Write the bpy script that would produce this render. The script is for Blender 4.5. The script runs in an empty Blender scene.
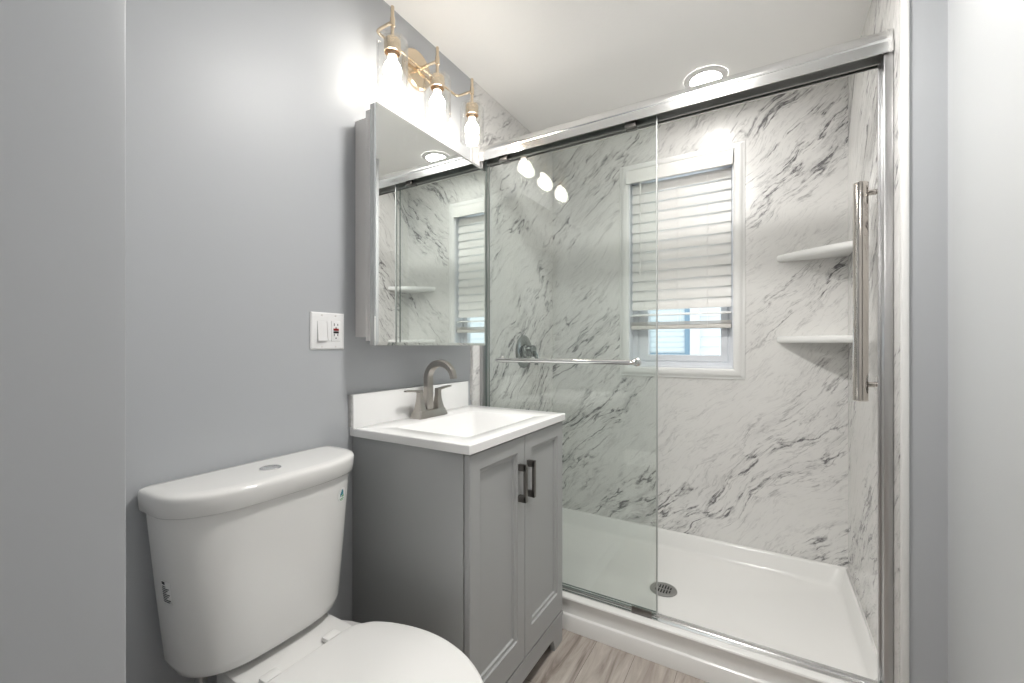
import bpy, bmesh, math, random
from mathutils import Vector, Matrix

# ------------------------------------------------------------------ camera, world, exposure
C = bpy.context.scene.collection
S = bpy.context.scene
F_PX, VPX = 426.0, 253.0
cam = bpy.data.cameras.new('camera')
cam.sensor_fit = 'HORIZONTAL'; cam.sensor_width = 36.0
cam.lens = F_PX / 1024.0 * 36.0
cam.shift_y = 4.0 / 1024.0
cam.clip_start = 0.02
camo = bpy.data.objects.new('camera', cam); C.objects.link(camo)
camo.location = (1.2, 0.0, 1.187)
camo.rotation_euler = (math.pi / 2, 0, math.atan(VPX / F_PX))
S.camera = camo

W = bpy.data.worlds.new('world'); S.world = W; W.use_nodes = True
wb = W.node_tree.nodes['Background']
wb.inputs[0].default_value = (0.90, 0.96, 1.0, 1); wb.inputs[1].default_value = 1.15

S.view_settings.view_transform = 'Standard'
S.view_settings.look = 'None'
S.view_settings.exposure = 0.86
S.view_settings.gamma = 1.0
S.view_settings.use_curve_mapping = False
S.cycles.max_bounces = 12
S.cycles.diffuse_bounces = 6
S.cycles.glossy_bounces = 6
S.cycles.transparent_max_bounces = 24
S.cycles.sample_clamp_indirect = 8.0

BULB_L = 18.0       # radiance of each vanity bulb
DOWN_L = 35.0       # radiance of the recessed downlight in the shower
ROOM_L = 99.0      # radiance of the recessed downlight in front of the vanity
HALL_FILL_L = 34.0       # radiance of the added fill lamp in the hall

# ------------------------------------------------------------------ helpers
class MB:
    """collects shapes in one bmesh; build() links them as one mesh object"""
    def __init__(self): self.bm = bmesh.new(); self.uvs = None
    def box(self, x0, x1, y0, y1, z0, z1, bev=0.0, seg=2, mi=0):
        b = bmesh.new(); bmesh.ops.create_cube(b, size=1.0)
        bmesh.ops.scale(b, vec=(x1-x0, y1-y0, z1-z0), verts=b.verts)
        bmesh.ops.translate(b, vec=((x0+x1)/2, (y0+y1)/2, (z0+z1)/2), verts=b.verts)
        if bev > 0: bmesh.ops.bevel(b, geom=b.edges[:], offset=bev, segments=seg, profile=0.5, affect='EDGES')
        return self.take(b, mi)
    def take(self, b, mi=0):
        bmesh.ops.recalc_face_normals(b, faces=b.faces[:])
        for f in b.faces: f.material_index = mi
        m = bpy.data.meshes.new('tmp'); b.to_mesh(m); b.free()
        self.bm.from_mesh(m); bpy.data.meshes.remove(m); return self
    def rings(self, rings, cap0=True, cap1=True, mi=0, closed=True, loop=False):
        b = bmesh.new(); vr = [[b.verts.new(p) for p in r] for r in rings]
        n = len(rings[0]); R = len(vr)
        for i in range(R if loop else R-1):
            a, c = vr[i], vr[(i+1) % R]
            for j in range(n if closed else n-1):
                b.faces.new((a[j], a[(j+1) % n], c[(j+1) % n], c[j]))
        if not loop and closed:
            if cap0: b.faces.new(vr[0][::-1])
            if cap1: b.faces.new(vr[-1])
        return self.take(b, mi)
    def tube(self, pts, r, n=16, cap=True, mi=0, sq=None):
        """round (or rectangular sq=(a,b)) section swept along pts; r number or list"""
        pts = [Vector(p) for p in pts]; rr = r if isinstance(r, (list, tuple)) else [r]*len(pts)
        rings = []; up = None
        for i, p in enumerate(pts):
            t = (pts[min(i+1, len(pts)-1)] - pts[max(i-1, 0)]).normalized()
            if up is None:
                a = Vector((0, 0, 1)) if abs(t.z) < 0.9 else Vector((0, 1, 0))
                up = (a - t*a.dot(t)).normalized()
            else: up = (up - t*up.dot(t)).normalized()
            s = t.cross(up)
            if sq:
                ha, hb = sq[i] if isinstance(sq[0], (tuple, list)) else sq
                c = min(ha, hb)*0.35; ring = []
                for (sx, sy) in ((1, 1), (-1, 1), (-1, -1), (1, -1)):
                    q = [(sx*ha, sy*(hb-c)), (sx*(ha-c), sy*hb)]
                    if sx*sy < 0: q.reverse()
                    ring += [p + s*u + up*v for u, v in q]
                rings.append(ring)
            else:
                rings.append([p + (s*math.cos(2*math.pi*k/n) + up*math.sin(2*math.pi*k/n))*rr[i] for k in range(n)])
        return self.rings(rings, cap, cap, mi)
    def lathe(self, prof, origin, axis='Z', n=32, mi=0, cap=True):
        """prof: list of (radius, height along axis)"""
        o = Vector(origin); rings = []
        A = {'Z': (Vector((1,0,0)), Vector((0,1,0)), Vector((0,0,1))),
             'X': (Vector((0,1,0)), Vector((0,0,1)), Vector((1,0,0))),
             'Y': (Vector((0,0,1)), Vector((1,0,0)), Vector((0,1,0)))}[axis]
        for (r, h) in prof:
            r = max(r, 1e-5)
            rings.append([o + A[0]*r*math.cos(2*math.pi*k/n) + A[1]*r*math.sin(2*math.pi*k/n) + A[2]*h for k in range(n)])
        return self.rings(rings, cap, cap, mi)
    def extrude(self, prof, axis, a, b, mi=0):
        """closed 2-D outline swept straight along an axis. X: prof (y,z); Y: prof (x,z); Z: prof (x,y)"""
        f = {'X': lambda p, t: (t, p[0], p[1]), 'Y': lambda p, t: (p[0], t, p[1]), 'Z': lambda p, t: (p[0], p[1], t)}[axis]
        return self.rings([[f(p, a) for p in prof], [f(p, b) for p in prof]], mi=mi)
    def build(self, name, mats, parent=None, base=None, ang=35, uv=None):
        base = Vector(base) if base is not None else (Vector(parent['_base']) if parent is not None and '_base' in parent else Vector((0, 0, 0)))
        if parent is None and base == Vector((0, 0, 0)) and self.bm.verts:
            lo = Vector([min(v.co[i] for v in self.bm.verts) for i in range(3)])
            hi = Vector([max(v.co[i] for v in self.bm.verts) for i in range(3)])
            base = Vector(((lo.x+hi.x)/2, (lo.y+hi.y)/2, lo.z))
        me = bpy.data.meshes.new(name)
        if uv:
            lay = self.bm.loops.layers.uv.new('UVMap')
            for f in self.bm.faces:
                for l in f.loops: l[lay].uv = uv(l.vert.co)
        bmesh.ops.translate(self.bm, vec=-base, verts=self.bm.verts)
        for f in self.bm.faces: f.smooth = True
        self.bm.to_mesh(me); self.bm.free()
        me.set_sharp_from_angle(angle=math.radians(ang))
        for m in (mats if isinstance(mats, (list, tuple)) else [mats]): me.materials.append(m)
        o = bpy.data.objects.new(name, me); C.objects.link(o)
        o['_base'] = tuple(base)
        if parent is not None: o.parent = parent
        else: o.location = base
        return o

def tag(o, label=None, cat=None, group=None, kind=None):
    if label: o['label'] = label
    if cat: o['category'] = cat
    if group: o['group'] = group
    if kind: o['kind'] = kind
    return o
def thing(name, label, cat, loc, group=None):
    o = bpy.data.objects.new(name, None); C.objects.link(o)
    o.location = loc; o['_base'] = tuple(loc); o.empty_display_size = 0.05
    return tag(o, label, cat, group)
def struct(o, label=None):
    return tag(o, label, None, None, 'structure')

def arc(cx, cy, r, a0, a1, n):
    return [(cx + r*math.cos(math.radians(a0 + (a1-a0)*i/n)), cy + r*math.sin(math.radians(a0 + (a1-a0)*i/n))) for i in range(n+1)]
def catmull(pts, n=6, closed=False):
    out = []; N = len(pts)
    for i in range(N if closed else N-1):
        g = (lambda k: pts[k % N]) if closed else (lambda k: pts[max(0, min(N-1, k))])
        p0, p1, p2, p3 = [Vector(g(i+k)) for k in (-1, 0, 1, 2)]
        for j in range(n):
            t = j/n
            out.append(0.5*((2*p1) + (p2-p0)*t + (2*p0-5*p1+4*p2-p3)*t*t + (3*p1-p0-3*p2+p3)*t**3))
    if not closed: out.append(Vector(pts[-1]))
    return out

# ------------------------------------------------------------------ materials
def mat(name, col, rough=0.5, metal=0.0, spec=0.5, coat=0.0, bump=None, tint=None):
    m = bpy.data.materials.new(name); m.use_nodes = True
    nt = m.node_tree; b = nt.nodes['Principled BSDF']
    b.inputs['Base Color'].default_value = (*col, 1); b.inputs['Roughness'].default_value = rough
    b.inputs['Metallic'].default_value = metal; b.inputs['Specular IOR Level'].default_value = spec
    b.inputs['Coat Weight'].default_value = coat; b.inputs['Coat Roughness'].default_value = 0.08
    if bump or tint:
        tc = nt.nodes.new('ShaderNodeTexCoord')
    if bump:
        sc, st, dist = bump
        nz = nt.nodes.new('ShaderNodeTexNoise'); nz.inputs['Scale'].default_value = sc; nz.inputs['Detail'].default_value = 3
        bp = nt.nodes.new('ShaderNodeBump'); bp.inputs['Strength'].default_value = st; bp.inputs['Distance'].default_value = dist
        nt.links.new(tc.outputs['Object'], nz.inputs['Vector'])
        nt.links.new(nz.outputs['Fac'], bp.inputs['Height']); nt.links.new(bp.outputs['Normal'], b.inputs['Normal'])
    if tint:   # gentle blotches of wear in the colour
        sc, amt = tint
        nz = nt.nodes.new('ShaderNodeTexNoise'); nz.inputs['Scale'].default_value = sc; nz.inputs['Detail'].default_value = 4
        mx = nt.nodes.new('ShaderNodeMix'); mx.data_type = 'RGBA'
        mx.inputs['A'].default_value = (*[c*(1-amt) for c in col], 1); mx.inputs['B'].default_value = (*[min(1, c*(1+amt)) for c in col], 1)
        nt.links.new(tc.outputs['Object'], nz.inputs['Vector']); nt.links.new(nz.outputs['Fac'], mx.inputs['Factor'])
        nt.links.new(mx.outputs['Result'], b.inputs['Base Color'])
    return m

def emit(name, col, L):
    m = bpy.data.materials.new(name); m.use_nodes = True; nt = m.node_tree
    nt.nodes.remove(nt.nodes['Principled BSDF'])
    e = nt.nodes.new('ShaderNodeEmission'); e.inputs[0].default_value = (*col, 1); e.inputs[1].default_value = L
    nt.links.new(e.outputs[0], nt.nodes['Material Output'].inputs['Surface']); return m

def thin_glass(name, tint, f0=0.04, gain=1.0):
    """clear sheet: tinted see-through plus a mirror reflection that grows toward grazing (Schlick)"""
    m = bpy.data.materials.new(name); m.use_nodes = True; nt = m.node_tree; N = nt.nodes; L = nt.links
    N.remove(N['Principled BSDF'])
    g = N.new('ShaderNodeNewGeometry')
    d = N.new('ShaderNodeVectorMath'); d.operation = 'DOT_PRODUCT'
    L.new(g.outputs['Incoming'], d.inputs[0]); L.new(g.outputs['Normal'], d.inputs[1])
    def M(op, a, b=None):
        n = N.new('ShaderNodeMath'); n.operation = op
        for i, v in enumerate((a, b)):
            if v is None: continue
            if isinstance(v, (int, float)): n.inputs[i].default_value = v
            else: L.new(v, n.inputs[i])
        return n.outputs[0]
    ab = M('ABSOLUTE', d.outputs['Value']); om = M('SUBTRACT', 1.0, ab)
    p5 = M('POWER', om, 5.0); fr = M('ADD', M('MULTIPLY', p5, 1-f0), f0)
    fr = M('MINIMUM', M('MULTIPLY', fr, gain), 1.0)
    tr = N.new('ShaderNodeBsdfTransparent'); tr.inputs[0].default_value = (*tint, 1)
    gl = N.new('ShaderNodeBsdfAnisotropic'); gl.inputs['Roughness'].default_value = 0.0
    mx = N.new('ShaderNodeMixShader')
    L.new(fr, mx.inputs[0]); L.new(tr.outputs[0], mx.inputs[1]); L.new(gl.outputs[0], mx.inputs[2])
    L.new(mx.outputs[0], N['Material Output'].inputs['Surface']); return m

def marble():
    m = bpy.data.materials.new('marble_panel'); m.use_nodes = True; nt = m.node_tree; N = nt.nodes; L = nt.links
    b = N['Principled BSDF']; b.inputs['Roughness'].default_value = 0.22; b.inputs['Specular IOR Level'].default_value = 0.45
    uv = N.new('ShaderNodeUVMap'); uv.uv_map = 'UVMap'
    def M(op, a, b_=None, c=None):
        n = N.new('ShaderNodeMath'); n.operation = op
        for i, v in enumerate((a, b_, c)):
            if v is None: continue
            if isinstance(v, (int, float)): n.inputs[i].default_value = v
            else: L.new(v, n.inputs[i])
        return n.outputs[0]
    def ramp(x, a, b_, lo=0.0, hi=1.0):
        n = N.new('ShaderNodeMapRange'); n.interpolation_type = 'SMOOTHSTEP'
        L.new(x, n.inputs['Value'])
        for k, v in (('From Min', a), ('From Max', b_), ('To Min', lo), ('To Max', hi)): n.inputs[k].default_value = v
        return n.outputs['Result']
    def noise(vec, scale, detail=4, rough=0.55, off=(0, 0, 0), dist=0.0):
        a = N.new('ShaderNodeVectorMath'); a.operation = 'ADD'; L.new(vec, a.inputs[0]); a.inputs[1].default_value = off
        n = N.new('ShaderNodeTexNoise'); n.inputs['Scale'].default_value = scale; n.inputs['Detail'].default_value = detail
        n.inputs['Roughness'].default_value = rough; n.inputs['Distortion'].default_value = dist
        L.new(a.outputs[0], n.inputs['Vector']); return n
    # bend the plane a little, then turn it so x runs along the veins
    w = noise(uv.outputs[0], 1.9, 3, 0.5, (3.1, 7.7, 0))
    ws = N.new('ShaderNodeVectorMath'); ws.operation = 'SUBTRACT'; L.new(w.outputs['Color'], ws.inputs[0]); ws.inputs[1].default_value = (.5, .5, .5)
    wm = N.new('ShaderNodeVectorMath'); wm.operation = 'SCALE'; L.new(ws.outputs[0], wm.inputs[0]); wm.inputs['Scale'].default_value = 0.21
    wa = N.new('ShaderNodeVectorMath'); wa.operation = 'ADD'; L.new(uv.outputs[0], wa.inputs[0]); L.new(wm.outputs[0], wa.inputs[1])
    w2 = noise(uv.outputs[0], 14, 4, 0.6, (1.1, 2.7, 0))
    ws2 = N.new('ShaderNodeVectorMath'); ws2.operation = 'SUBTRACT'; L.new(w2.outputs['Color'], ws2.inputs[0]); ws2.inputs[1].default_value = (.5, .5, .5)
    wm2 = N.new('ShaderNodeVectorMath'); wm2.operation = 'SCALE'; L.new(ws2.outputs[0], wm2.inputs[0]); wm2.inputs['Scale'].default_value = 0.022
    wa2 = N.new('ShaderNodeVectorMath'); wa2.operation = 'ADD'; L.new(wa.outputs[0], wa2.inputs[0]); L.new(wm2.outputs[0], wa2.inputs[1])
    rot = N.new('ShaderNodeVectorRotate'); rot.rotation_type = 'Z_AXIS'; rot.inputs['Angle'].default_value = -math.radians(43)
    L.new(wa2.outputs[0], rot.inputs['Vector'])
    def stretch(sx, sy):
        s = N.new('ShaderNodeVectorMath'); s.operation = 'MULTIPLY'; L.new(rot.outputs[0], s.inputs[0]); s.inputs[1].default_value = (sx, sy, 1); return s.outputs[0]
    def vein(vec, scale, width, off, detail=3):
        n = noise(vec, scale, detail, 0.55, off)
        d = M('ABSOLUTE', M('SUBTRACT', n.outputs['Fac'], 0.5))
        return ramp(d, 0.0, width, 1.0, 0.0)
    st = stretch(0.85, 4.2)
    big = noise(stretch(0.8, 2.9), 1.0, 3, 0.5, (9.3, 4.4, 0)).outputs['Fac']            # where the veins gather
    gather = ramp(big, 0.46, 0.64)
    brk = ramp(noise(stretch(2.2, 7.0), 3.2, 4, 0.65, (2, 5, 0)).outputs['Fac'], 0.38, 0.60)
    v1 = M('MULTIPLY', M('MULTIPLY', vein(st, 2.1, 0.026, (1.3, 8.2, 0), 4), brk), ramp(big, 0.42, 0.58, 0.12, 1.0))
    v2 = M('MULTIPLY', M('MULTIPLY', vein(stretch(1.4, 6.5), 3.0, 0.030, (6.3, 1.2, 0), 4), brk), ramp(big, 0.42, 0.64, 0.28, 0.90))
    smoke = M('MULTIPLY', ramp(noise(stretch(1.3, 5.2), 2.3, 5, 0.62, (5.5, 3.3, 0)).outputs['Fac'], 0.47, 0.74), gather)
    fine = M('MULTIPLY', ramp(noise(stretch(3.0, 16.0), 5.0, 3, 0.6, (0.4, 0.9, 0)).outputs['Fac'], 0.55, 0.75), ramp(big, 0.42, 0.62, 0.26, 0.75))
    dark = M('ADD', M('ADD', M('MULTIPLY', v1, 0.88), M('MULTIPLY', v2, 0.48)), M('ADD', M('MULTIPLY', smoke, 0.42), M('MULTIPLY', fine, 0.42)))
    hair = M('MULTIPLY', M('MULTIPLY', vein(stretch(1.2, 8.0), 4.2, 0.022, (8.8, 2.2, 0), 5), brk), ramp(big, 0.40, 0.62, 0.25, 0.9))
    dark = M('ADD', dark, M('MULTIPLY', hair, 0.40))
    grit = ramp(noise(stretch(60, 150), 1.0, 3, 0.6, (0, 0, 0)).outputs['Fac'], 0.30, 0.62, 0.55, 1.15)
    dark = M('MINIMUM', M('MULTIPLY', dark, grit), 0.88)
    cloud = noise(uv.outputs[0], 2.5, 3, 0.5, (4, 4, 0)).outputs['Fac']
    base = N.new('ShaderNodeMix'); base.data_type = 'RGBA'; base.inputs['A'].default_value = (.70, .69, .675, 1); base.inputs['B'].default_value = (.82, .815, .80, 1)
    L.new(cloud, base.inputs['Factor'])
    mx = N.new('ShaderNodeMix'); mx.data_type = 'RGBA'; mx.inputs['B'].default_value = (.095, .09, .10, 1)
    L.new(base.outputs['Result'], mx.inputs['A']); L.new(dark, mx.inputs['Factor'])
    L.new(mx.outputs['Result'], b.inputs['Base Color']); return m

def wood_floor():
    m = bpy.data.materials.new('plank_floor'); m.use_nodes = True; nt = m.node_tree; N = nt.nodes; L = nt.links
    b = N['Principled BSDF']; b.inputs['Roughness'].default_value = 0.42
    tc = N.new('ShaderNodeTexCoord'); mp = N.new('ShaderNodeMapping'); L.new(tc.outputs['Object'], mp.inputs[0])
    mp.inputs['Rotation'].default_value = (0, 0, math.pi/2)
    br = N.new('ShaderNodeTexBrick'); L.new(mp.outputs[0], br.inputs['Vector']); br.inputs['Scale'].default_value = 1
    br.inputs['Brick Width'].default_value = 1.2; br.inputs['Row Height'].default_value = 0.155; br.inputs['Mortar Size'].default_value = 0.0007
    br.inputs['Color1'].default_value = (0, 0, 0, 1); br.inputs['Color2'].default_value = (1, 1, 1, 1); br.inputs['Mortar'].default_value = (.5, .5, .5, 1); br.offset = .37
    sc = N.new('ShaderNodeVectorMath'); sc.operation = 'MULTIPLY'; L.new(tc.outputs['Object'], sc.inputs[0]); sc.inputs[1].default_value = (14, 1.6, 1)
    ad = N.new('ShaderNodeVectorMath'); ad.operation = 'ADD'; L.new(sc.outputs[0], ad.inputs[0])
    k = N.new('ShaderNodeVectorMath'); k.operation = 'SCALE'; L.new(br.outputs['Color'], k.inputs[0]); k.inputs['Scale'].default_value = 9.0; L.new(k.outputs[0], ad.inputs[1])
    nz = N.new('ShaderNodeTexNoise'); nz.inputs['Scale'].default_value = 1.6; nz.inputs['Detail'].default_value = 7; nz.inputs['Roughness'].default_value = .62; nz.inputs['Distortion'].default_value = 1.1
    L.new(ad.outputs[0], nz.inputs['Vector'])
    cr = N.new('ShaderNodeValToRGB'); L.new(nz.outputs['Fac'], cr.inputs[0])
    e = cr.color_ramp.elements
    e[0].position = .30; e[0].color = (.21, .175, .15, 1); e[1].position = .72; e[1].color = (.58, .54, .50, 1)
    n1 = cr.color_ramp.elements.new(.45); n1.color = (.37, .325, .29, 1); n2 = cr.color_ramp.elements.new(.58); n2.color = (.45, .405, .365, 1)
    mx = N.new('ShaderNodeMix'); mx.data_type = 'RGBA'; mx.inputs['B'].default_value = (.08, .06, .05, 1)
    L.new(br.outputs['Fac'], mx.inputs['Factor']); L.new(cr.outputs[0], mx.inputs['A'])
    L.new(mx.outputs['Result'], b.inputs['Base Color']); return m

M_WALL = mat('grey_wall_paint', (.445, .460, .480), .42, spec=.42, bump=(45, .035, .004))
M_WALL2 = mat('light_grey_right_wall', (.56, .575, .585), .34, spec=.5, bump=(45, .035, .004))  # lighter tone of the bathroom wall grey, right wall only
M_HALLW = mat('white_hall_bounce', (.84, .84, .83), .5)  # unseen hall walls, made white to bounce more light inside
M_CEIL = mat('ceiling_paint', (.92, .915, .90), .75, bump=(90, .12, .005))
M_MARBLE = marble()
M_FLOOR = wood_floor()
M_BEAD = mat('white_bead_trim', (.80, .80, .79), .35)
M_CAULK = mat('rough_caulk', (.55, .54, .53), .8, bump=(120, .8, .004), tint=(70, .35))
M_PORC = mat('porcelain', (.80, .795, .78), .10, spec=.5)
M_SEAT = mat('seat_plastic', (.82, .815, .80), .28)
M_CAB = mat('grey_cabinet_paint', (.385, .393, .393), .38)
M_DARK = mat('shadow_gap', (.02, .02, .02), .8)
M_TOP = mat('cultured_marble_top', (.87, .87, .865), .12)
M_NICK = mat('brushed_nickel', (.44, .415, .385), .30, 1.0)
M_PULL = mat('dark_nickel_pull', (.20, .19, .18), .36, 1.0)
M_CHROME = mat('polished_chrome', (.80, .80, .80), .07, 1.0)
M_VALVE = mat('dark_chrome', (.36, .38, .38), .12, 1.0)  # chrome in a darker tone, shower valve only
M_NICKEL = mat('polished_nickel', (.60, .565, .53), .10, 1.0)
M_ALU = mat('bright_aluminium', (.80, .80, .80), .17, 1.0)
M_SATIN = mat('satin_aluminium', (.50, .50, .505), .30, 1.0)
M_GREYMET = mat('dull_grey_metal', (.46, .46, .45), .35, 1.0)
M_GOLD = mat('champagne_brass', (.72, .60, .45), .26, 1.0)
M_MIRROR = mat('mirror_silver', (.90, .92, .91), .0, 1.0)
M_MEDGE = mat('mirror_edge', (.58, .59, .58), .25, .3)
M_CASE = mat('cabinet_case_enamel', (.72, .70, .685), .4)
M_PAN = mat('acrylic_pan', (.84, .835, .82), .16)
M_SHELF = mat('acrylic_shelf', (.86, .86, .85), .2)
M_PLATE = mat('white_switch_plastic', (.82, .82, .82), .3)
M_BLACK = mat('black_plastic', (.012, .012, .012), .4)
M_RED = mat('red_plastic', (.30, .012, .015), .4)
M_SLAT = mat('white_faux_wood', (.84, .83, .81), .4)
M_RAIL = mat('bottom_rail_cream', (.70, .675, .64), .45)
M_VINYL = mat('white_vinyl', (.78, .80, .84), .35)
M_CASING = mat('glossy_white_casing', (.82, .82, .81), .38)
M_SIDING = mat('white_clapboard', (.80, .82, .84), .6)
M_BLUEFR = mat('slate_blue_frame', (.22, .33, .42), .5)
M_PANE = thin_glass('window_glass', (.96, .98, .98))
M_GLASS = thin_glass('shower_glass', (.976, .988, .982), .042)
M_SHADE = thin_glass('lamp_glass', (.985, .985, .98), .06, 1.2)
M_SEAL = mat('grey_vinyl_seal', (.42, .44, .43), .3)
M_GEDGE = mat('glass_edge_green', (.17, .21, .20), .2, spec=.8)
M_BULB = emit('bulb_glow', (1.0, .94, .86), BULB_L)
M_DOWN = emit('downlight_glow', (1.0, .975, .94), DOWN_L)
M_ROOM = emit('room_downlight_glow', (1.0, .975, .94), ROOM_L)
M_HALL_FILL = emit('hall_fill_glow', (1.0, .975, .94), HALL_FILL_L)
M_INK = mat('label_ink', (.05, .05, .06), .6)
M_PAPER = mat('label_paper', (.78, .78, .77), .5)
M_DROP = mat('label_teal', (.02, .22, .28), .5)
M_GREEN = mat('label_green', (.12, .38, .14), .5)

# ------------------------------------------------------------------ room
ZF, ZC = -0.02, 2.45
XR, XS = 1.632, 1.536           # room right wall, shower right face
YB = 2.53                       # shower back face
YC = 1.672                      # curb front
struct(MB().box(-1.2, 1.80, -2.4, 2.70, ZF-.08, ZF).build('floor', M_FLOOR), 'grey brown wood plank floor')
struct(MB().box(-1.2, 1.80, -2.4, 2.70, ZC, ZC+.08).build('ceiling', M_CEIL), 'smooth white ceiling')
struct(MB().box(-.12, 0, .20, 2.70, ZF, ZC).build('wall_left', M_WALL), 'grey painted wall behind toilet and vanity')
struct(MB().box(-1.2, .553, .08, .20, ZF, ZC, .003, 2).build('wall_front', M_WALL), 'end of grey painted wall beside the doorway')
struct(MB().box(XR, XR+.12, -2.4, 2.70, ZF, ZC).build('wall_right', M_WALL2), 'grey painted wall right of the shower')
struct(MB().box(XS+.012, XR, 1.619, 2.70, ZF, ZC).build('wall_stub', M_WALL), 'narrow grey return wall beside the shower')
struct(MB().box(-1.2, -1.08, -2.4, .08, ZF, ZC).build('wall_hall_side', M_HALLW))
struct(MB().box(-1.08, XR, -2.4, -2.28, ZF, ZC).build('wall_hall_end', M_HALLW))
# back wall with the window hole
WX0, WX1, WZ0, WZ1 = .507, 1.057, 1.063, 2.215
def holed(x0, x1, y0, y1, z0, z1):
    m = MB()
    m.box(x0, WX0, y0, y1, z0, z1); m.box(WX1, x1, y0, y1, z0, z1)
    m.box(WX0, WX1, y0, y1, z0, WZ0); m.box(WX0, WX1, y0, y1, WZ1, z1); return m
struct(holed(0, XS+.012, YB+.006, 2.70, ZF, ZC).build('wall_back', M_WALL), 'outside wall behind the shower')
PZ = .11
struct(holed(.006, XS, YB, YB+.006, PZ, ZC).build('wall_shower_back', M_MARBLE, uv=lambda c: (c.x, c.z)), 'white marble panel with grey veins around the window')
struct(MB().box(0, .007, 1.642, YB+.006, PZ-.13, ZC).build('wall_shower_left', M_MARBLE, uv=lambda c: (c.y-YB-.35, c.z)), 'white marble panel behind the shower valve')
struct(MB().box(XS, XS+.012, 1.62, YB+.006, ZF, ZC).build('wall_shower_right', M_MARBLE, uv=lambda c: (XS+YB-c.y, c.z)), 'white marble panel right side of the shower')
m = MB(); m.box(XS-.001, XS+.016, 1.610, 1.630, ZF, ZC, .004, 2)
struct(m.build('trim_1', M_BEAD), 'white bead trim at the right marble edge')
m = MB()
random.seed(4)
rg = []
for i in range(60):
    z = .93 + (ZC-.93)*i/59; j = random.uniform(-.0035, .0035)
    rg.append([(.0, 1.633+j, z), (.0075, 1.637+j, z), (.0085, 1.645, z), (.0, 1.645, z)])
m.rings(rg)
struct(m.build('trim_2', M_CAULK), 'rough caulk line at the left marble edge')

# ------------------------------------------------------------------ window, blind, neighbour
win = struct(bpy.data.objects.new('window_1', None), 'white vinyl window behind the shower'); C.objects.link(win)
wbase = (.782, YB, WZ0); win.location = wbase; win['_base'] = wbase
def casing_prof(w):   # (distance from opening, height off wall)
    return [(0, 0), (0, .012), (.003, .016), (.010, .0195), (.020, .0205), (.030, .019), (.038, .015), (.044, .010), (.048, .0075), (.0535, .0065), (.0545, .004), (.0545, 0)]
m = MB(); rgs = []
for (u, h) in casing_prof(.054):
    rgs.append([(WX0-u, YB-h, WZ0-u), (WX1+u, YB-h, WZ0-u), (WX1+u, YB-h, WZ1+u*.7), (WX0-u, YB-h, WZ1+u*.7)])
m.rings(rgs, cap0=False, cap1=False)
m.build('casing', M_CASING, win, ang=25)
m = MB()   # jamb lining of the hole
for (a, b_, c, d) in ((WX0-.002, WX0+.006, WZ0, WZ1), (WX1-.006, WX1+.002, WZ0, WZ1), (WX0+.006, WX1-.006, WZ0-.002, WZ0+.008), (WX0+.006, WX1-.006, WZ1-.006, WZ1+.002)):
    m.box(a, b_, YB-.008, 2.66, c, d)
m.build('jamb_lining', M_VINYL, win)
SX0, SX1, SZ0 = .606, .990, 1.134
m = MB()
fr = [(.0, 2.600), (.0, 2.592), (.028, 2.590), (.034, 2.597), (.040, 2.597), (.044, 2.590), (.092, 2.592), (.096, 2.605), (.096, 2.63), (.0, 2.63)]
rgs = []
for (u, y) in fr:
    k = u/.096
    rgs.append([(WX0+.006+(SX0-WX0-.006)*k, y, WZ0+.008+(SZ0-WZ0-.008)*k), (WX1-.006-(WX1-.006-SX1)*k, y, WZ0+.008+(SZ0-WZ0-.008)*k),
                (WX1-.006-(WX1-.006-SX1)*k, y, WZ1-.006-.06*k), (WX0+.006+(SX0-WX0-.006)*k, y, WZ1-.006-.06*k)])
m.rings(rgs, loop=True); m.box(SX0-.005, SX1+.005, 2.595, 2.63, 1.62, 1.665, .004)
m.build('sash_frame', M_VINYL, win, ang=20)
MB().box(SX0-.004, SX1+.004, 2.612, 2.617, SZ0-.004, WZ1-.06).build('window_pane', M_PANE, win)

blind = thing('window_blind', 'white slatted window blind hanging in the shower window, raised above the sill', 'blind', (.78, 2.555, 1.28))
m = MB(); m.extrude([(2.500, 2.138), (2.503, 2.142), (2.503, 2.148), (2.500, 2.200), (2.503, 2.208), (2.506, 2.212), (2.520, 2.212), (2.520, 2.146), (2.513, 2.138)], 'X', .496, 1.056)
m.box(.496, .502, 2.500, 2.53, 2.138, 2.212, .001); m.box(1.050, 1.056, 2.500, 2.53, 2.138, 2.212, .001)
m.build('valance', M_SLAT, blind)
m = MB(); m.box(WX0+.01, WX1-.01, 2.535, 2.580, 2.150, 2.205, .003); m.build('headrail', M_VINYL, blind)
NS = 14; z0s, z1s = 1.366, 2.112
for i in range(NS):
    zc = z0s + (z1s-z0s)*i/(NS-1); a = math.radians(14 if i == 0 else 78); hw, th = .0300, .0016
    prof = []
    for s_ in (1, -1):
        for k in range(7):
            t = (-1+k/3.0)*s_; cv = .0028*(1-t*t) + s_*th
            u, v = t*hw, cv
            prof.append((2.557 + u*math.cos(a) - v*math.sin(a)*1.0, zc + u*math.sin(a) + v*math.cos(a)))
    mm = MB(); mm.extrude(prof, 'X', WX0+.012, WX1-.012); mm.build('slat', M_SLAT, blind)
m = MB(); m.box(WX0+.010, WX1-.010, 2.532, 2.580, 1.281, 1.303, .004); m.box(WX0+.012, WX1-.012, 2.532, 2.580, 1.305, 1.3085, .001)
m.box(WX0+.012, WX1-.012, 2.532, 2.580, 1.312, 1.3155, .001); m.box(WX0+.012, WX1-.012, 2.532, 2.580, 1.319, 1.3225, .001)
m.build('bottom_rail', M_RAIL, blind)
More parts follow.
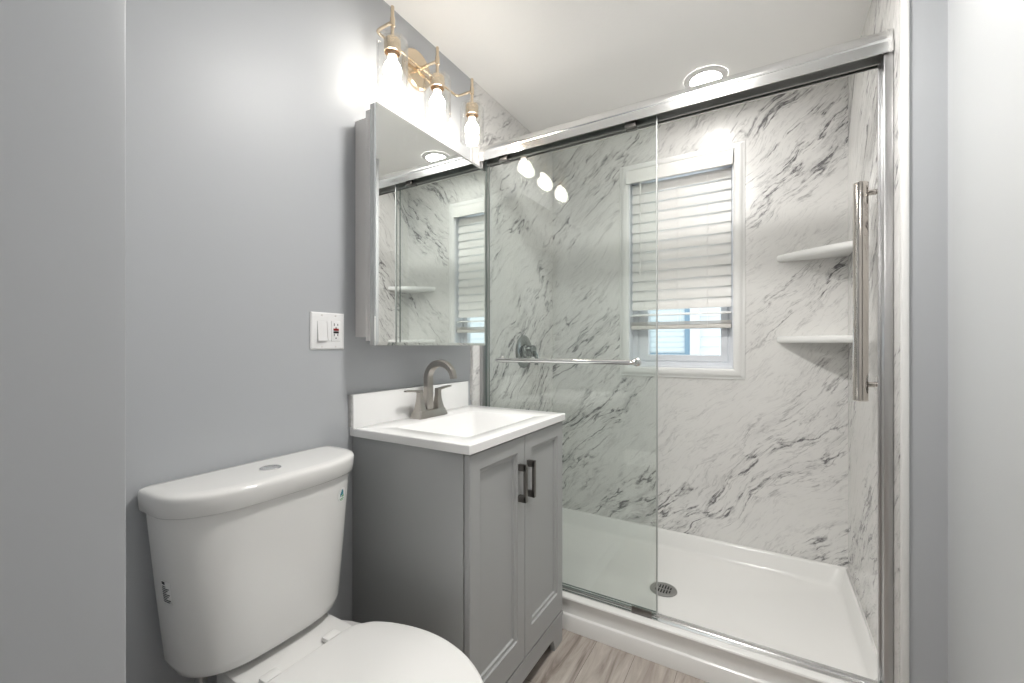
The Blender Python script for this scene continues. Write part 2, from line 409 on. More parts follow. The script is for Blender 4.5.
for x in (.596, .78, .932):
    mm = MB(); mm.tube([(x, 2.528, 1.29), (x, 2.528, 2.15)], .0011, 6); mm.tube([(x+.006, 2.585, 1.29), (x+.006, 2.585, 2.15)], .0009, 6)
    mm.build('ladder_cord', M_SLAT, blind)
m = MB(); m.tube([(.573, 2.520, 2.145), (.573, 2.520, 1.60)], .0042, 10); m.build('tilt_wand', M_SLAT, blind)

nb = thing('neighbour_house', 'white clapboard neighbouring house with blue trimmed window, seen through the shower window', 'house', (.4, 4.6, 0.0))
m = MB(); prof = []
n = 40
for i in range(n):
    z = -.22 + i*.1; prof += [(4.600, z), (4.618, z+.0985), (4.612, z+.0995)]
prof += [(4.70, -.22+n*.1), (4.70, -.22)]
m.extrude(prof, 'X', -1.8, 3.2); m.build('siding', M_SIDING, nb, ang=10)
m = MB(); x0, x1, z0, z1 = .130, .508, 1.085, 1.95
for (a, b_, c, d) in ((x0-.09, x0, z0-.10, z1+.09), (x1+.045, x1+.135, z0-.10, z1+.09), (x0, x1+.045, z1+.0, z1+.09), (x0, x1+.045, z0-.10, z0-.008)):
    m.box(a, b_, 4.57, 4.612, c, d, .004)
m.build('window_trim', M_VINYL, nb)
m = MB()
for (a, b_, c, d) in ((x0, x0+.03, z0-.008, z1), (x1-.005, x1+.045, z0-.008, z1), (x0+.03, x1-.005, z0-.008, z0+.022), (x0+.03, x1-.005, z1-.03, z1)):
    m.box(a, b_, 4.580, 4.612, c, d, .002)
m.build('window_sash', M_BLUEFR, nb)
m = MB(); m.box(x0+.02, x1, 4.600, 4.606, z0+.01, z1-.02)
for i in range(15): m.box(x0+.03, x1-.005, 4.594, 4.600, z0+.03+i*.055, z0+.075+i*.055, .001)
m.build('window_pane', mat('pale_blind_behind_glass', (.72, .78, .80), .25), nb)

# ------------------------------------------------------------------ shower pan, frame, glass
pan = thing('shower_pan', 'white acrylic shower pan with raised curb on the wood floor', 'shower pan', (.77, 2.1, ZF))
PX0, PX1, PY1 = .007, XS, YB
def rrect(x0, x1, y0, y1, r, z, n=6):
    p = []
    for (cx, cy, a) in ((x1-r, y1-r, 0), (x0+r, y1-r, 90), (x0+r, y0+r, 180), (x1-r, y0+r, 270)):
        p += [(q[0], q[1], z) for q in arc(cx, cy, r, a, a+90, n)]
    return p
m = MB()
ro = .004
rgs = [rrect(PX0, PX1, 1.745, PY1, ro, ZF), rrect(PX0, PX1, 1.745, PY1, ro, .140), rrect(PX0+.004, PX1-.004, 1.7455, PY1-.004, ro, .1435),
       rrect(PX0+.012, PX1-.012, 1.746, PY1-.014, .015, .1425), rrect(PX0+.020, PX1-.020, 1.748, PY1-.022, .03, .134),
       rrect(PX0+.036, PX1-.036, 1.770, PY1-.040, .045, .075), rrect(PX0+.044, PX1-.044, 1.790, PY1-.050, .05, .064), rrect(PX0+.060, PX1-.060, 1.81, PY1-.068, .05, .0605)]
cx, cy = .795, 2.058
nn = len(rgs[0])
rgs.append([(cx + (p[0]-cx)*.12, cy + (p[1]-cy)*.12, .0525) for p in rgs[-1]])
for r_ in rgs[:5]:        # the front side is only as high as the curb
    for i, p in enumerate(r_):
        if p[1] < 1.76 and p[2] > .116: r_[i] = (p[0], p[1], .116)
m.rings(rgs, cap0=False)
curb = [(YC, ZF), (YC, .042), (YC+.002, .045), (YC+.009, .048), (YC+.011, .052), (YC+.009, .100), (YC+.004, .106), (YC+.002, .111), (YC+.004, .116), (YC+.010, .119), (YC+.025, .1195), (1.750, .117), (1.750, ZF)]
m.extrude(curb, 'X', PX0, PX1)
m.build('pan_body', M_PAN, pan, ang=40)
m = MB(); m.lathe([(.0, .0), (.058, .0), (.060, .0015), (.059, .004), (.050, .0055), (.046, .005), (0.0, .005)], (cx, cy, .0535), n=40)
dr = m.build('drain', M_GREYMET, pan)
m = MB()
for i in range(6):
    x = cx - .030 + i*.012; hl = math.sqrt(max(.040**2 - (x-cx)**2, 0))*.9
    for (a, b_) in ((-hl, -.004), (.004, hl)): m.box(x-.0032, x+.0032, cy+a, cy+b_, .0575, .0591, .0006)
tag(m.build('drain_slots', M_BLACK, dr), 'black slots')

frame = thing('shower_door_frame', 'polished metal shower frame: thick header, side jambs and curb track', 'shower frame', (.77, 1.72, .12))
HY0, HY1, HZ0, HZ1 = 1.692, 1.765, 2.078, 2.160
hp = [(HY0, HZ0), (HY0-.002, HZ0+.032), (HY0+.005, HZ0+.034), (HY0+.003, HZ0+.040)] + [(HY0+.002+.034-.034*math.cos(t), HZ0+.040+.042*math.sin(t)) for t in [math.pi/2*i/10 for i in range(1, 11)]]
hp += [(HY1-.012, HZ1+.000), (HY1, HZ1-.012), (HY1, HZ0), (HY1-.004, HZ0), (HY1-.004, HZ0+.03), (HY0+.004, HZ0+.03), (HY0+.004, HZ0)]
m = MB(); m.extrude(hp, 'X', .012, XS-.010); m.build('header', M_ALU, frame, ang=28)
m = MB(); ep = [(HY0-.0015, HZ0-.001)] + [(a-.0015, b_+.001) for a, b_ in hp[1:14]] + [(HY1-.012, HZ1+.0015), (HY1+.001, HZ1-.012), (HY1+.001, HZ0-.001)]
m.extrude(ep, 'X', XS-.012, XS-.003); m.build('end_cap', M_ALU, frame)
m = MB(); m.extrude(ep, 'X', .0072, .0125); m.build('end_cap', M_ALU, frame)
m = MB(); m.box(.030, XS-.020, 1.733, 1.738, 2.069, HZ0+.03); m.box(.030, XS-.020, 1.7535, 1.7565, 2.068, HZ0+.03)
m.build('inner_rail', M_GREYMET, frame)
for (xa, xb) in ((.0072, .028), (XS-.024, XS-.0005)):
    m = MB(); m.box(xa, xb, 1.700, 1.762, .1197, HZ0, .003)
    if xa > 1: m.box(xa-.006, xa+.004, 1.735, 1.752, .1197, HZ0, .001)
    m.build('side_jamb', M_SATIN, frame)
m = MB(); tp = [(1.703, .1197), (1.703, .1225), (1.709, .1245), (1.726, .1245), (1.728, .130), (1.731, .130), (1.733, .1245), (1.752, .1235), (1.756, .121), (1.756, .1197)]
m.extrude(tp, 'X', .028, XS-.0245); m.build('curb_track', M_ALU, frame)
m = MB(); m.box(.742, .820, 1.703, 1.709, .126, .146, .001); m.box(.742, .820, 1.7085, 1.7100, .1455, .1475); m.box(.742, .820, 1.704, 1.724, .1240, .128, .001)
m.build('door_guide', M_PULL, frame)

def glass_panel(name, label, x0, x1, yc, z0, z1):
    t = thing(name, label, 'glass door', ((x0+x1)/2, yc, z0), 'sliding glass shower doors')
    mm = MB(); h = .005
    mm.box(x0, x1, yc-h, yc+h, z0, z1)
    for f in mm.bm.faces:
        if abs(f.normal.y) < .5: f.material_index = 1
    mm.build('glass_pane', [M_GLASS, M_GEDGE], t)
    for x in (x0+.10, x1-.10):
        mm = MB(); mm.box(x-.022, x+.022, yc-.0085, yc+.0085, z1-.034, z1+.012, .002); mm.build('roller_bracket', M_PULL, t)
    return t
gf = glass_panel('glass_door', 'front clear glass shower panel carrying the long towel bar', .032, .835, 1.720, .136, 2.098)
MB().box(.8348, .8392, 1.7135, 1.7265, .140, 2.075, .001).build('edge_seal', M_SEAL, gf)
glass_panel('glass_door', 'rear clear glass shower panel slid behind the towel bar panel', .034, .832, 1.745, .130, 2.098)
m = MB()
tb = [(.128, 1.712, 1.120), (.128, 1.686, 1.120), (.132, 1.674, 1.120), (.144, 1.668, 1.120), (.30, 1.666, 1.120), (.60, 1.666, 1.1205), (.745, 1.668, 1.121), (.757, 1.674, 1.121), (.761, 1.686, 1.121), (.761, 1.712, 1.121)]
m.tube(catmull(tb, 5), .0105, 16); br = m.build('towel_bar', M_CHROME, gf)
for x in (.128, .761):
    m = MB(); m.lathe([(.017, 0), (.017, -.004), (.014, -.007), (.010, -.009)], (x, 1.7158, 1.1205), 'Y', 24); m.build('post_flange', M_CHROME, br)
    m = MB(); m.lathe([(.0115, .0), (.0115, .004), (.009, .006)], (x, 1.7243, 1.1205), 'Y', 24); m.build('post_nut', M_CHROME, br)

# ------------------------------------------------------------------ shower fittings
gb = thing('grab_bar', 'vertical polished metal bar mounted on the right marble shower wall', 'grab bar', (1.488, 1.905, 1.0))
GX, GY = 1.487, 1.900
m = MB(); m.lathe([(.0, .994), (.0205, .994), (.022, .996), (.022, 1.752), (.0205, 1.754), (.0, 1.754)], (GX, GY, 0), n=24); m.build('bar', M_NICKEL, gb)
for z in (1.052, 1.716):
    m = MB(); m.tube([(GX+.015, GY, z), (XS-.006, GY, z)], .0095, 14); p_ = m.build('post', M_NICKEL, gb)
    m = MB(); m.lathe([(.0, -.0065), (.024, -.0065), (.034, -.004), (.035, 0), (0, 0)], (XS-.0004, GY, z), 'X', 28); m.build('flange', M_CHROME, p_)
for (z, lab) in ((1.640, 'white curved corner shelf, upper of the two in the shower'), (1.232, 'white curved corner shelf, lower of the two in the shower')):
    def shp(d, zz):
        a_ = .285 - d; pts = [(XS-.0005, YB-.0005), (XS-.0005, YB-.215+d)]
        pts = [(XS-.0005, YB-.0005, zz)]
        for k in range(19):
            t = k/18
            x = XS - a_*math.sin(t*math.pi/2)**1.7; y = YB - (.215-d)*math.cos(t*math.pi/2)**1.7
            pts.append((min(x, XS-.0005), min(y, YB-.0005), zz))
        return pts
    m = MB(); m.rings([shp(.012, z-.034), shp(.004, z-.030), shp(0, z-.022), shp(0, z-.010), shp(.003, z-.002), shp(.009, z), shp(.016, z-.002), shp(.05, z-.004)])
    tag(m.build('corner_shelf', M_SHELF, ang=50), lab, 'shelf', 'corner shelves in the shower')
vy, vz = 2.139, 1.152
valve = thing('shower_valve', 'round chrome shower valve with lever on the left marble wall', 'shower valve', (.01, vy, vz))
m = MB(); m.lathe([(0, 0), (.094, 0), (.094, .003), (.090, .006), (.060, .012), (.040, .014), (0, .014)], (.0072, vy, vz), 'X', 40); m.build('escutcheon', M_VALVE, valve)
m = MB(); m.lathe([(.040, 0), (.038, .010), (.031, .016), (.030, .030), (.033, .034), (.033, .052), (.030, .056), (0, .057)], (.020, vy, vz+.004), 'X', 32); m.build('handle_hub', M_VALVE, valve)
m = MB(); m.tube([(.062, vy, vz), (.075, vy+.006, vz-.004), (.082, vy+.012, vz-.020), (.083, vy+.014, vz-.075)], .0075, 12, sq=[(.012, .012), (.010, .012), (.007, .011), (.006, .010)]); m.build('lever', M_VALVE, valve)

# ------------------------------------------------------------------ ceiling lights
def downlight(x, y, label, glow, k=1.0):
    t = thing('ceiling_downlight', label, 'ceiling light', (x, y, ZC), 'recessed round ceiling lights')
    m = MB(); m.lathe([(a*k, b_) for a, b_ in ((.068, -.001), (.068, -.009), (.080, -.0095), (.094, -.004), (.096, -.001))], (x, y, ZC), n=48, cap=False); m.build('trim_ring', M_CASING, t)
    m = MB(); m.lathe([(a*k, b_) for a, b_ in ((0, -.006), (.060, -.006), (.0685, -.005), (.0685, -.001), (0, -.001))], (x, y, ZC), n=40); m.build('lens', glow, t)
    return t
downlight(.958, 2.20, 'round recessed ceiling light just beyond the shower header', M_DOWN)
downlight(.968, 1.115, 'round recessed ceiling light over the floor in front of the vanity', M_ROOM, 1.65)
hl = thing('hall_fill_lamp', 'added unseen round fill lamp in the hall outside the doorway', 'ceiling light', (.75, -1.1, ZC))  # added lamp, unseen behind the camera, brightens the bathroom
m = MB(); m.lathe([(.17, 0), (.17, -.03), (.16, -.035)], (.75, -1.1, ZC-.0005), n=48); m.build('fill_lamp_base', M_CASING, hl)
m = MB(); m.lathe([(.158, -.03), (.155, -.06), (.13, -.082), (.08, -.094), (0, -.098)], (.75, -1.1, ZC), n=48); m.build('fill_lamp_diffuser', M_HALL_FILL, hl)

# ------------------------------------------------------------------ vanity light
VX, LZ = .115, 2.283
vl = thing('vanity_light', 'champagne brass three-lamp wall light above the mirror cabinet', 'wall light', (.0, 1.264, LZ))
m = MB(); m.lathe([(0, 0.0003), (.074, .0003), (.076, .003), (.075, .014), (.070, .019), (.062, .0195), (0, .0195)], (0, 1.264, LZ), 'X', 48); m.build('back_plate', M_GOLD, vl)
m = MB(); bx = .034
armp = catmull([(VX-.004, 1.034, LZ), (VX-.03, 1.034, LZ), (bx+.012, 1.036, LZ), (bx+.001, 1.045, LZ), (bx, 1.065, LZ), (bx, 1.18, LZ), (bx, 1.264, LZ), (bx, 1.35, LZ), (bx, 1.459, LZ), (bx+.001, 1.479, LZ), (bx+.012, 1.488, LZ), (VX-.03, 1.490, LZ), (VX-.004, 1.490, LZ)], 5)
m.tube(armp, .0055, 12)
m.tube([(.018, 1.264, LZ), (VX-.004, 1.264, LZ)], .0055, 12)
m.lathe([(.014, 0), (.013, .006), (.008, .010)], (.0195, 1.264, LZ), 'X', 20)
m.lathe([(.009, -.006), (.009, .006)], (bx, 1.264, LZ), 'X', 16)
m.build('arm', M_GOLD, vl)
for y in (1.034, 1.264, 1.490):
    m = MB(); o = (VX, y, 0)
    m.lathe([(0, 2.336), (.005, 2.336), (.006, 2.334), (.006, 2.298), (.0085, 2.297), (.0085, 2.268), (.006, 2.267), (.006, 2.226), (.012, 2.224), (.026, 2.221), (.028, 2.217), (.028, 2.178), (.0255, 2.177), (.0255, 2.212), (.016, 2.213), (.016, 2.165), (.0, 2.165)], o, n=28)
    sk = m.build('lamp_holder', M_GOLD, vl)
    m = MB(); m.lathe([(.0285, 2.224), (.044, 2.223), (.049, 2.219), (.052, 2.207), (.052, 2.066), (.049, 2.062), (0, 2.062), (0, 2.0655), (.0485, 2.0665), (.0485, 2.207), (.046, 2.2125), (.0285, 2.219)], o, n=40, cap=False)
    m.build('glass_shade', M_SHADE, sk)
    m = MB(); m.lathe([(0, 2.176), (.013, 2.176), (.0135, 2.160), (.016, 2.150), (.024, 2.138), (.0295, 2.124), (.030, 2.114), (.0275, 2.101), (.020, 2.091), (.010, 2.0865), (0, 2.086)], o, n=28)
    m.build('light_bulb', M_BULB, sk)

# ------------------------------------------------------------------ mirror cabinet
mc = thing('mirror_cabinet', 'wall mounted medicine cabinet with large frameless mirror door', 'mirror cabinet', (0, 1.26, 1.187))
m = MB(); m.extrude([(.0005, 1.216), (.052, 1.216), (.060, 1.219), (.066, 1.228), (.066, 1.949), (.0005, 1.949)], 'Y', .975, 1.545); m.build('case', M_CASE, mc)
MB().box(.066, .096, .963, 1.557, 1.202, 1.962, .001).build('case_flange', M_CASE, mc)
MB().box(.101, .122, .951, 1.570, 1.188, 1.968, .001).build('door', M_MEDGE, mc)
MB().box(.0955, .1015, .970, 1.550, 1.21, 1.95).build('hinge_rail', M_MEDGE, mc)
m = MB(); rgs = []
for (u, x) in ((0, .122), (0, .1285), (.010, .1305)):
    rgs.append([(x, .9505+u, 1.1875+u), (x, 1.5705-u, 1.1875+u), (x, 1.5705-u, 1.9685-u), (x, .9505+u, 1.9685-u)])
m.rings(rgs); m.build('mirror', M_MIRROR, mc, ang=.2)

# ------------------------------------------------------------------ vanity cabinet
VF, VY0, VY1, VT = .490, .962, 1.602, .884
vc = thing('vanity_cabinet', 'grey painted shaker vanity cabinet under the white sink top', 'vanity cabinet', (.24, 1.28, ZF))
m = MB(); m.box(.002, VF-.022, VY0, VY0+.016, .105, VT, .001); m.box(.002, VF-.022, VY1-.016, VY1, .105, VT, .001); m.box(.002, .012, VY0+.016, VY1-.016, .105, VT); m.box(.012, VF-.022, VY0+.016, VY1-.016, .105, .121); m.box(.002, VF-.022, VY0, VY0+.018, ZF+.001, .105); m.box(.002, VF-.022, VY1-.018, VY1, ZF+.001, .105); m.box(.002, .02, VY0+.018, VY1-.018, ZF+.001, .105)
m.build('case', M_CAB, vc)
m = MB(); m.box(VF-.0215, VF-.0195, VY0+.012, VY1-.012, .1, VT-.002); m.build('reveal', M_DARK, vc)
# base apron with cut-out between two feet
ym = (VY0+VY1)/2
ap = [(VY0, ZF+.001), (VY0+.072, ZF+.001), (VY0+.072, ZF+.02), (VY0+.085, .030), (VY0+.10, .034), (VY1-.10, .034), (VY1-.085, .030), (VY1-.072, ZF+.02), (VY1-.072, ZF+.001), (VY1, ZF+.001), (VY1, .090), (VY0, .090)]
m = MB(); m.extrude(ap, 'X', VF-.022, VF-.003)
m.extrude([(VY0, .090), (VY1, .090), (VY1, .107), (VY0, .107)], 'X', VF-.022, VF); m.build('base_apron', M_CAB, vc)
def door(y0, y1, hy):
    z0, z1 = .112, VT-.006; st, bt, tp_ = .048, .086, .050
    m = MB(); rgs = []
    for (u, x) in ((0, VF-.019), (0, VF-.002), (.002, VF), (1, VF), (1.10, VF-.0045), (1.16, VF-.0055), (1.42, VF-.0065), (1.46, VF-.0062), (1.55, VF-.0115), (1.62, VF-.0125)):
        if u < 1: a = b_ = c = u
        else: a, b_, c = st + (u-1)*.030, bt + (u-1)*.030, tp_ + (u-1)*.030
        rgs.append([(x, y0+a, z0+b_), (x, y1-a, z0+b_), (x, y1-a, z1-c), (x, y0+a, z1-c)])
    m.rings(rgs); d = m.build('door', M_CAB, vc, ang=15)
    m = MB(); zt, zb = .790, .664
    m.box(VF+.020, VF+.030, hy-.007, hy+.007, zb, zt, .001); m.box(VF, VF+.029, hy-.007, hy+.007, zt-.022, zt, .001); m.box(VF, VF+.029, hy-.007, hy+.007, zb, zb+.022, .001)
    m.build('handle', M_PULL, d)
door(VY0+.003, ym-.0015, ym-.040); door(ym+.0015, VY1-.003, ym+.020)

vt = thing('sink_countertop', 'white sink countertop with shallow rectangular basin on the grey vanity', 'sink top', (.25, 1.28, VT))
CZ = .911; CX1, CY0, CY1 = .500, .950, 1.606
m = MB()
def rr(x0, x1, y0, y1, r, z): return rrect(x0, x1, y0, y1, r, z, 5)
rgs = [rr(.021, CX1, CY0, CY1, .003, .8845), rr(.021, CX1, CY0, CY1, .003, CZ-.003), rr(.0225, CX1-.0015, CY0+.0015, CY1-.0015, .003, CZ-.0006), rr(.024, CX1-.003, CY0+.003, CY1-.003, .003, CZ),
       rr(.128, .432, 1.030, 1.468, .018, CZ), rr(.131, .429, 1.033, 1.465, .02, CZ-.002), rr(.134, .426, 1.0365, 1.4615, .020, CZ-.006), rr(.180, .378, 1.100, 1.398, .03, CZ-.100), rr(.200, .355, 1.13, 1.365, .04, CZ-.112), rr(.258, .282, 1.253, 1.277, .010, CZ-.125)]
m.rings(rgs, cap0=False); tp0 = m.build('countertop', M_TOP, vt, ang=30)
m = MB(); m.lathe([(0, 0), (.022, 0), (.0225, .002), (.018, .004), (.012, .003), (0, .0035)], (.27, 1.265, CZ-.1235), n=28); m.build('sink_drain', M_NICK, vt)
bs = MB(); bs.box(.0008, .0205, .951, 1.592, .8845, 1.0225, .0015)
tag(bs.build('backsplash', M_TOP), 'white backsplash slab standing behind the sink against the grey wall', 'backsplash')
# rough caulk on the end of the backsplash is part of it
m = MB(); rg = []
for i in range(24):
    z = .915+.105*i/23; j = random.uniform(0, .0022)
    rg.append([(.001, .9508, z), (.001, .9475-j, z), (.013+j, .948-j*.5, z), (.016, .9508, z)])
bsp = bpy.data.objects['backsplash']
m.rings(rg); m.build('rough_end', M_CAULK, bsp)

# ------------------------------------------------------------------ faucet
fx, fy = .070, 1.268
fc = thing('sink_faucet', 'brushed nickel arched faucet with two lever handles on the sink top', 'faucet', (fx, fy, CZ))
m = MB()
rgs = [rr(fx-.028, fx+.030, fy-.080, fy+.080, .006, CZ+.0002), rr(fx-.028, fx+.030, fy-.080, fy+.080, .006, CZ+.003), rr(fx-.022, fx+.024, fy-.072, fy+.072, .006, CZ+.026), rr(fx-.021, fx+.023, fy-.070, fy+.070, .005, CZ+.028)]
m.rings(rgs); m.build('base', M_NICK, fc)
m = MB()
sp = [(fx-.004, fy, CZ+.024), (fx-.004, fy, CZ+.09), (fx-.004, fy, CZ+.140)] + [(fx+.058-.062*math.cos(t), fy, CZ+.150+.058*math.sin(t)) for t in [math.pi*.93*i/12 for i in range(0, 13)]]
sp += [(sp[-1][0]+.001, fy, sp[-1][2]-.012)]
sqs = []
for i in range(len(sp)):
    t = i/(len(sp)-1); sqs.append((.0155-.0045*t, .017-.0055*t))
m.tube(sp, .012, sq=sqs); m.build('spout', M_NICK, fc, ang=30)
for s_ in (-1, 1):
    hy = fy + s_*.052
    m = MB(); rgs = []
    for (z, w) in ((.026, .0205), (.040, .0165), (.058, .0125), (.076, .0105), (.090, .0100), (.098, .0104), (.101, .0090)):
        rgs.append(rr(fx-w, fx+w, hy-w, hy+w, w*.3, CZ+z))
    m.rings(rgs); h = m.build('handle', M_NICK, fc)
    m = MB(); m.tube([(fx, hy-s_*.008, CZ+.101), (fx, hy+s_*.018, CZ+.103), (fx, hy+s_*.050, CZ+.107), (fx, hy+s_*.078, CZ+.108)], .006, sq=[(.0095, .004), (.0095, .004), (.0085, .0033), (.007, .0026)]); m.build('lever', M_NICK, h)

# ------------------------------------------------------------------ wall plate
wp = thing('wall_plate', 'white two-gang wall plate with rocker switch and outlet above the toilet', 'switch plate', (0, .866, 1.233))
m = MB(); py0, py1, pz0, pz1 = .806, .927, 1.1745, 1.2915
m.rings([[(x, py0+u, pz0+u), (x, py1-u, pz0+u), (x, py1-u, pz1-u), (x, py0+u, pz1-u)] for (u, x) in ((0, .0004), (0, .003), (.004, .006), (.006, .0065))])
m.build('plate', M_PLATE, wp, ang=15)
m = MB(); m.rings([[(x0_, .827, 1.202), (x0_, .861, 1.202), (x1_, .861, 1.264), (x1_, .827, 1.264)] for x0_, x1_ in ((.006, .006), (.0135, .0075), (.0125, .0070))], cap0=False)
m.build('rocker_switch', M_PLATE, wp, ang=10)
m = MB(); m.box(.006, .0085, .876, .910, 1.200, 1.266, .0012); rc = m.build('outlet', M_PLATE, wp)
m = MB()
for zc in (1.217, 1.250):
    for (dy, hh) in ((-.0065, .004), (.0065, .0032)): m.box(.0082, .0088, .893+dy-.0011, .893+dy+.0011, zc+.004-hh, zc+.004+hh)
    m.lathe([(.0022, 0), (.0022, .0004)], (.0085, .893, zc-.0065), 'X', 12)
m.build('outlet_slots', M_BLACK, rc)
tag(MB().box(.0085, .0102, .8835, .9025, 1.2345, 1.2415, .0005).build('reset_button', M_RED, rc), 'red reset button')
tag(MB().box(.0085, .0102, .8835, .9025, 1.2262, 1.2325, .0005).build('test_button', M_BLACK, rc), 'black test button')
for y in (.844, .893):
    for z in (1.1835, 1.2825):
        m = MB(); m.lathe([(.003, 0), (.0028, .0008), (0, .001)], (.0064, y, z), 'X', 14); m.build('screw', M_CASE, wp)

# ------------------------------------------------------------------ toilet
TY = .623
to = thing('toilet', 'white two-piece toilet with tall tank against the grey wall beside the vanity', 'toilet', (.38, TY, ZF))
def tank_ring(hw, xb, xs, xf, z, r1=.02, n=14):
    """plan outline: straight back, sides, bowed front"""
    p = [(xb, -hw+r1), (xb, hw-r1)]
    p += [(xb + r1 + r1*math.cos(t), hw - r1 + r1*math.sin(t)) for t in [math.pi - math.pi/2*i/4 for i in range(1, 5)]]
    N_ = 30
    for i in range(N_+1):      # front: superellipse from (xs, hw) over the nose to (xs,-hw)
        t = math.pi*i/N_
        c, s = math.cos(t), math.sin(t)
        p.append((xs + (xf-xs)*abs(s)**.85, hw*math.copysign(abs(c)**.62, c)))
    p += [(xb + r1 - r1*math.sin(t), -hw + r1 - r1*math.cos(t)) for t in [math.pi/2*i/4 for i in range(0, 4)]]
    return [(x, TY+y, z) for x, y in p]
m = MB()
m.rings([tank_ring(.150, .045, .075, .158, .450), tank_ring(.178, .030, .072, .177, .4535), tank_ring(.192, .024, .072, .187, .463), tank_ring(.199, .022, .072, .191, .482),
         tank_ring(.217, .020, .076, .195, .66), tank_ring(.231, .020, .080, .198, .815), tank_ring(.231, .020, .080, .198, .832)])
tk = m.build('tank', M_PORC, to, ang=50)
m = MB()
m.rings([tank_ring(.226, .014, .080, .196, .825), tank_ring(.237, .010, .084, .206, .825), tank_ring(.240, .008, .085, .209, .828), tank_ring(.242, .006, .085, .212, .860), tank_ring(.2415, .0065, .085, .2115, .866), tank_ring(.239, .009, .085, .209, .8705), tank_ring(.233, .014, .084, .203, .8732), tank_ring(.211, .03, .082, .185, .8745)])
ld = m.build('tank_lid', M_PORC, to, ang=50)
m = MB()
def disc(rx, ry, z, n=32): return [(.118+rx*math.cos(2*math.pi*k/n), .618+ry*math.sin(2*math.pi*k/n), z) for k in range(n)]
m.rings([disc(.024, .024, .873), disc(.0245, .0245, .8765), disc(.022, .022, .8778), disc(.021, .021, .877), disc(.019, .019, .8782)])
m.box(.1165, .1175, .597, .639, .8778, .8786); m.build('flush_button', M_CHROME, ld)
# bowl, deck, foot
def egg(x0, x1, hw, z, sq_=.8, n=44):
    c = (x0+x1)/2; a = (x1-x0)/2; out = []
    for k in range(n):
        t = 2*math.pi*k/n; cs, sn = math.cos(t), math.sin(t)
        ex = sq_ if cs > 0 else .45
        out.append((c + a*math.copysign(abs(cs)**(ex if cs < 0 else .9), cs), TY + hw*math.copysign(abs(sn)**.85, sn), z))
    return out
m = MB()
m.rings([egg(.10, .60, .120, ZF+.001), egg(.10, .60, .122, .02), egg(.11, .57, .112, .10), egg(.11, .56, .115, .20), egg(.10, .62, .145, .30), egg(.10, .68, .175, .365), egg(.10, .71, .190, .395), egg(.10, .715, .190, .412), egg(.105, .71, .185, .417)])
m.build('bowl', M_PORC, to, ang=55)
m = MB(); m.rings([rrect(.085, .258, TY-.118, TY+.140, .02, .36), rrect(.085, .258, TY-.122, TY+.144, .02, .428), rrect(.087, .257, TY-.120, TY+.142, .02, .4345), rrect(.092, .252, TY-.114, TY+.136, .02, .4365)])
m.build('deck', M_PORC, to, ang=50)
m = MB(); m.lathe([(.055, 0), (.055, .022)], (.095, TY, .436), n=24); m.build('tank_gasket', M_BLACK, to)
half = [(.262, 0), (.262, .09), (.266, .118), (.282, .142), (.305, .163), (.36, .186), (.43, .201), (.50, .202), (.57, .188), (.63, .161), (.68, .124), (.715, .082), (.735, .040)]
full = half + [(.741, 0)] + [(x, -y) for x, y in half[::-1][:-1]]
def seat_ring(d, z, k=0.0):
    pts = catmull([(x, y, 0) for x, y in full], 4, True); out = []
    c = Vector((.49, 0, 0))
    for p in pts:
        v = p - c; l = v.length; q = c + v*(max(l+.004-d, .001)/l)
        out.append((max(q.x, .261) + .004, TY+.007+q.y, z))
    return out
m = MB(); m.rings([seat_ring(.008, .4185), seat_ring(.003, .421), seat_ring(.003, .432), seat_ring(.008, .434)]); m.build('seat', M_SEAT, to, ang=50)
m = MB(); m.rings([seat_ring(.004, .4345), seat_ring(0, .4370), seat_ring(0, .4470), seat_ring(.003, .4505), seat_ring(.010, .4525), seat_ring(.06, .4535), seat_ring(.15, .454)]); m.build('seat_lid', M_SEAT, to, ang=50)
for s_ in (-1, 1):
    m = MB(); y = TY + s_*.078
    m.box(.232, .2605, y-.020, y+.020, .4366, .449, .004); m.build('seat_hinge', M_SEAT, to)
m = MB(); m.tube([(.09, .475, .462), (.09, .475, .40), (.09, .474, .36)], .012, 14); m.lathe([(.018, .44), (.018, .462)], (.09, .475, 0), n=8); m.build('supply_fitting', M_GREYMET, to)
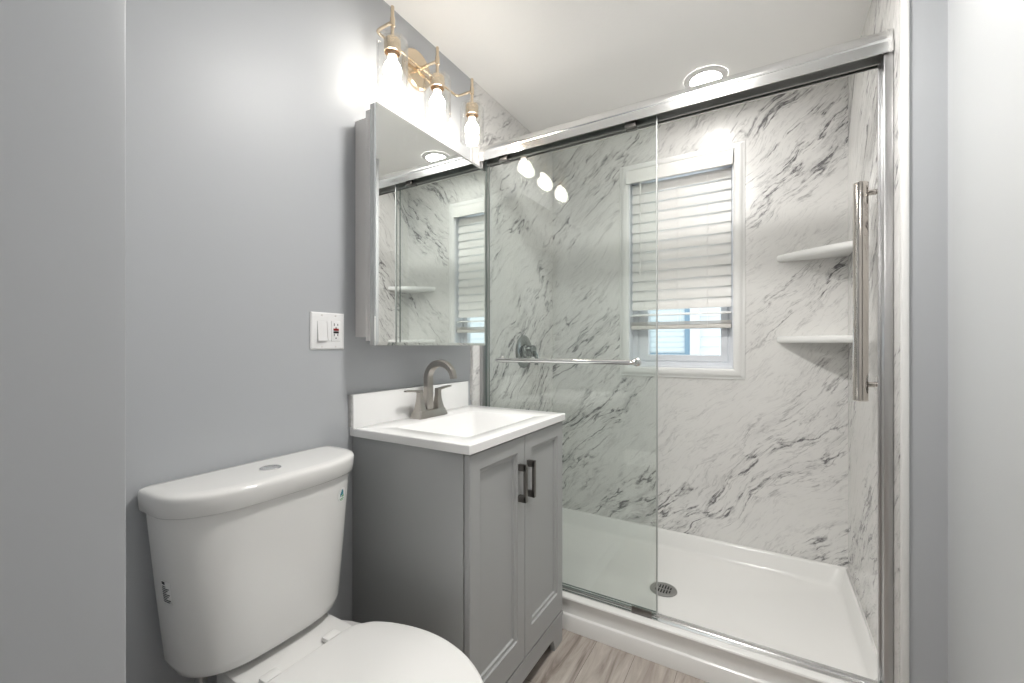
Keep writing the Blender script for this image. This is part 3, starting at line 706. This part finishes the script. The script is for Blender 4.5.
# stickers on the tank front
def tank_pt(t, z, lift=0.0):
    K = [(.482, .199, .072, .191), (.66, .217, .076, .195), (.815, .231, .080, .198)]
    a_, b_ = (K[0], K[1]) if z < .66 else (K[1], K[2])
    k = (z-a_[0])/(b_[0]-a_[0]); hw, xs, xf = [a_[i]+(b_[i]-a_[i])*k for i in (1, 2, 3)]
    f_ = lambda q: Vector((xs + (xf-xs)*abs(math.sin(q))**.85, TY + hw*math.copysign(abs(math.cos(q))**.62, math.cos(q)), z))
    p = f_(t); tg = (f_(t+.005)-f_(t-.005)).normalized(); nrm = Vector((0, 0, 1)).cross(tg)
    if nrm.x < 0: nrm = -nrm
    return p + nrm*lift
def tank_patch(name, mt, quads, lift, parent):
    mm = MB()
    for (t0, t1, z0, z1) in quads:
        ts = [t0+(t1-t0)*i/6 for i in range(7)]
        rg = [[tank_pt(t, z0, lift) for t in ts] + [tank_pt(t, z0, lift-.0004) for t in ts[::-1]],
              [tank_pt(t, z1, lift) for t in ts] + [tank_pt(t, z1, lift-.0004) for t in ts[::-1]]]
        mm.rings(rg)
    return mm.build(name, mt, parent)
ts, zs = 0.95, .7685
du = 1/.152     # angle per metre along the front near the sticker
rows = []
for i in range(11):
    a = -math.pi/2 + math.pi*i/11; a2 = -math.pi/2 + math.pi*(i+1)/11
    hw_ = .019*math.cos((a+a2)/2)*du; rows.append((ts-hw_, ts+hw_, zs+.019*math.sin(a), zs+.019*math.sin(a2)))
st_ = tank_patch('round_sticker', M_PAPER, rows, .0006, tk)
def Rr(a, b, c, d): return (ts-b*du, ts-a*du, zs+c, zs+d)
tank_patch('sticker_mark', M_DROP, [Rr(-.006, .005, .000, .009), Rr(-.004, .003, .009, .014), Rr(-.009, -.005, -.004, .005)], .0011, st_)
tank_patch('sticker_print', M_GREEN, [Rr(-.002, .008, -.006, -.001), Rr(-.010, .009, -.0115, -.0095), Rr(-.007, .007, -.0150, -.0135)], .0011, st_)
tl0, tl1, zl0, zl1 = 3.13, 2.90, .632, .682
lb = tank_patch('label_sticker', M_PAPER, [(tl0, tl1, zl0, zl1)], .0006, tk)
wl = tl0-tl1
q = [(tl0-wl*.4, tl0-wl*.08, zl1-.008, zl1-.002)]
for i in range(9):
    z = zl1-.012-i*.0042; q.append((tl0-wl*(.45+.5*((i*37 % 10)/10)), tl0-wl*.08, z-.0018, z))
tank_patch('label_print', M_INK, q, .0011, lb)

for o in bpy.data.objects:
    if '_base' in o: del o['_base']
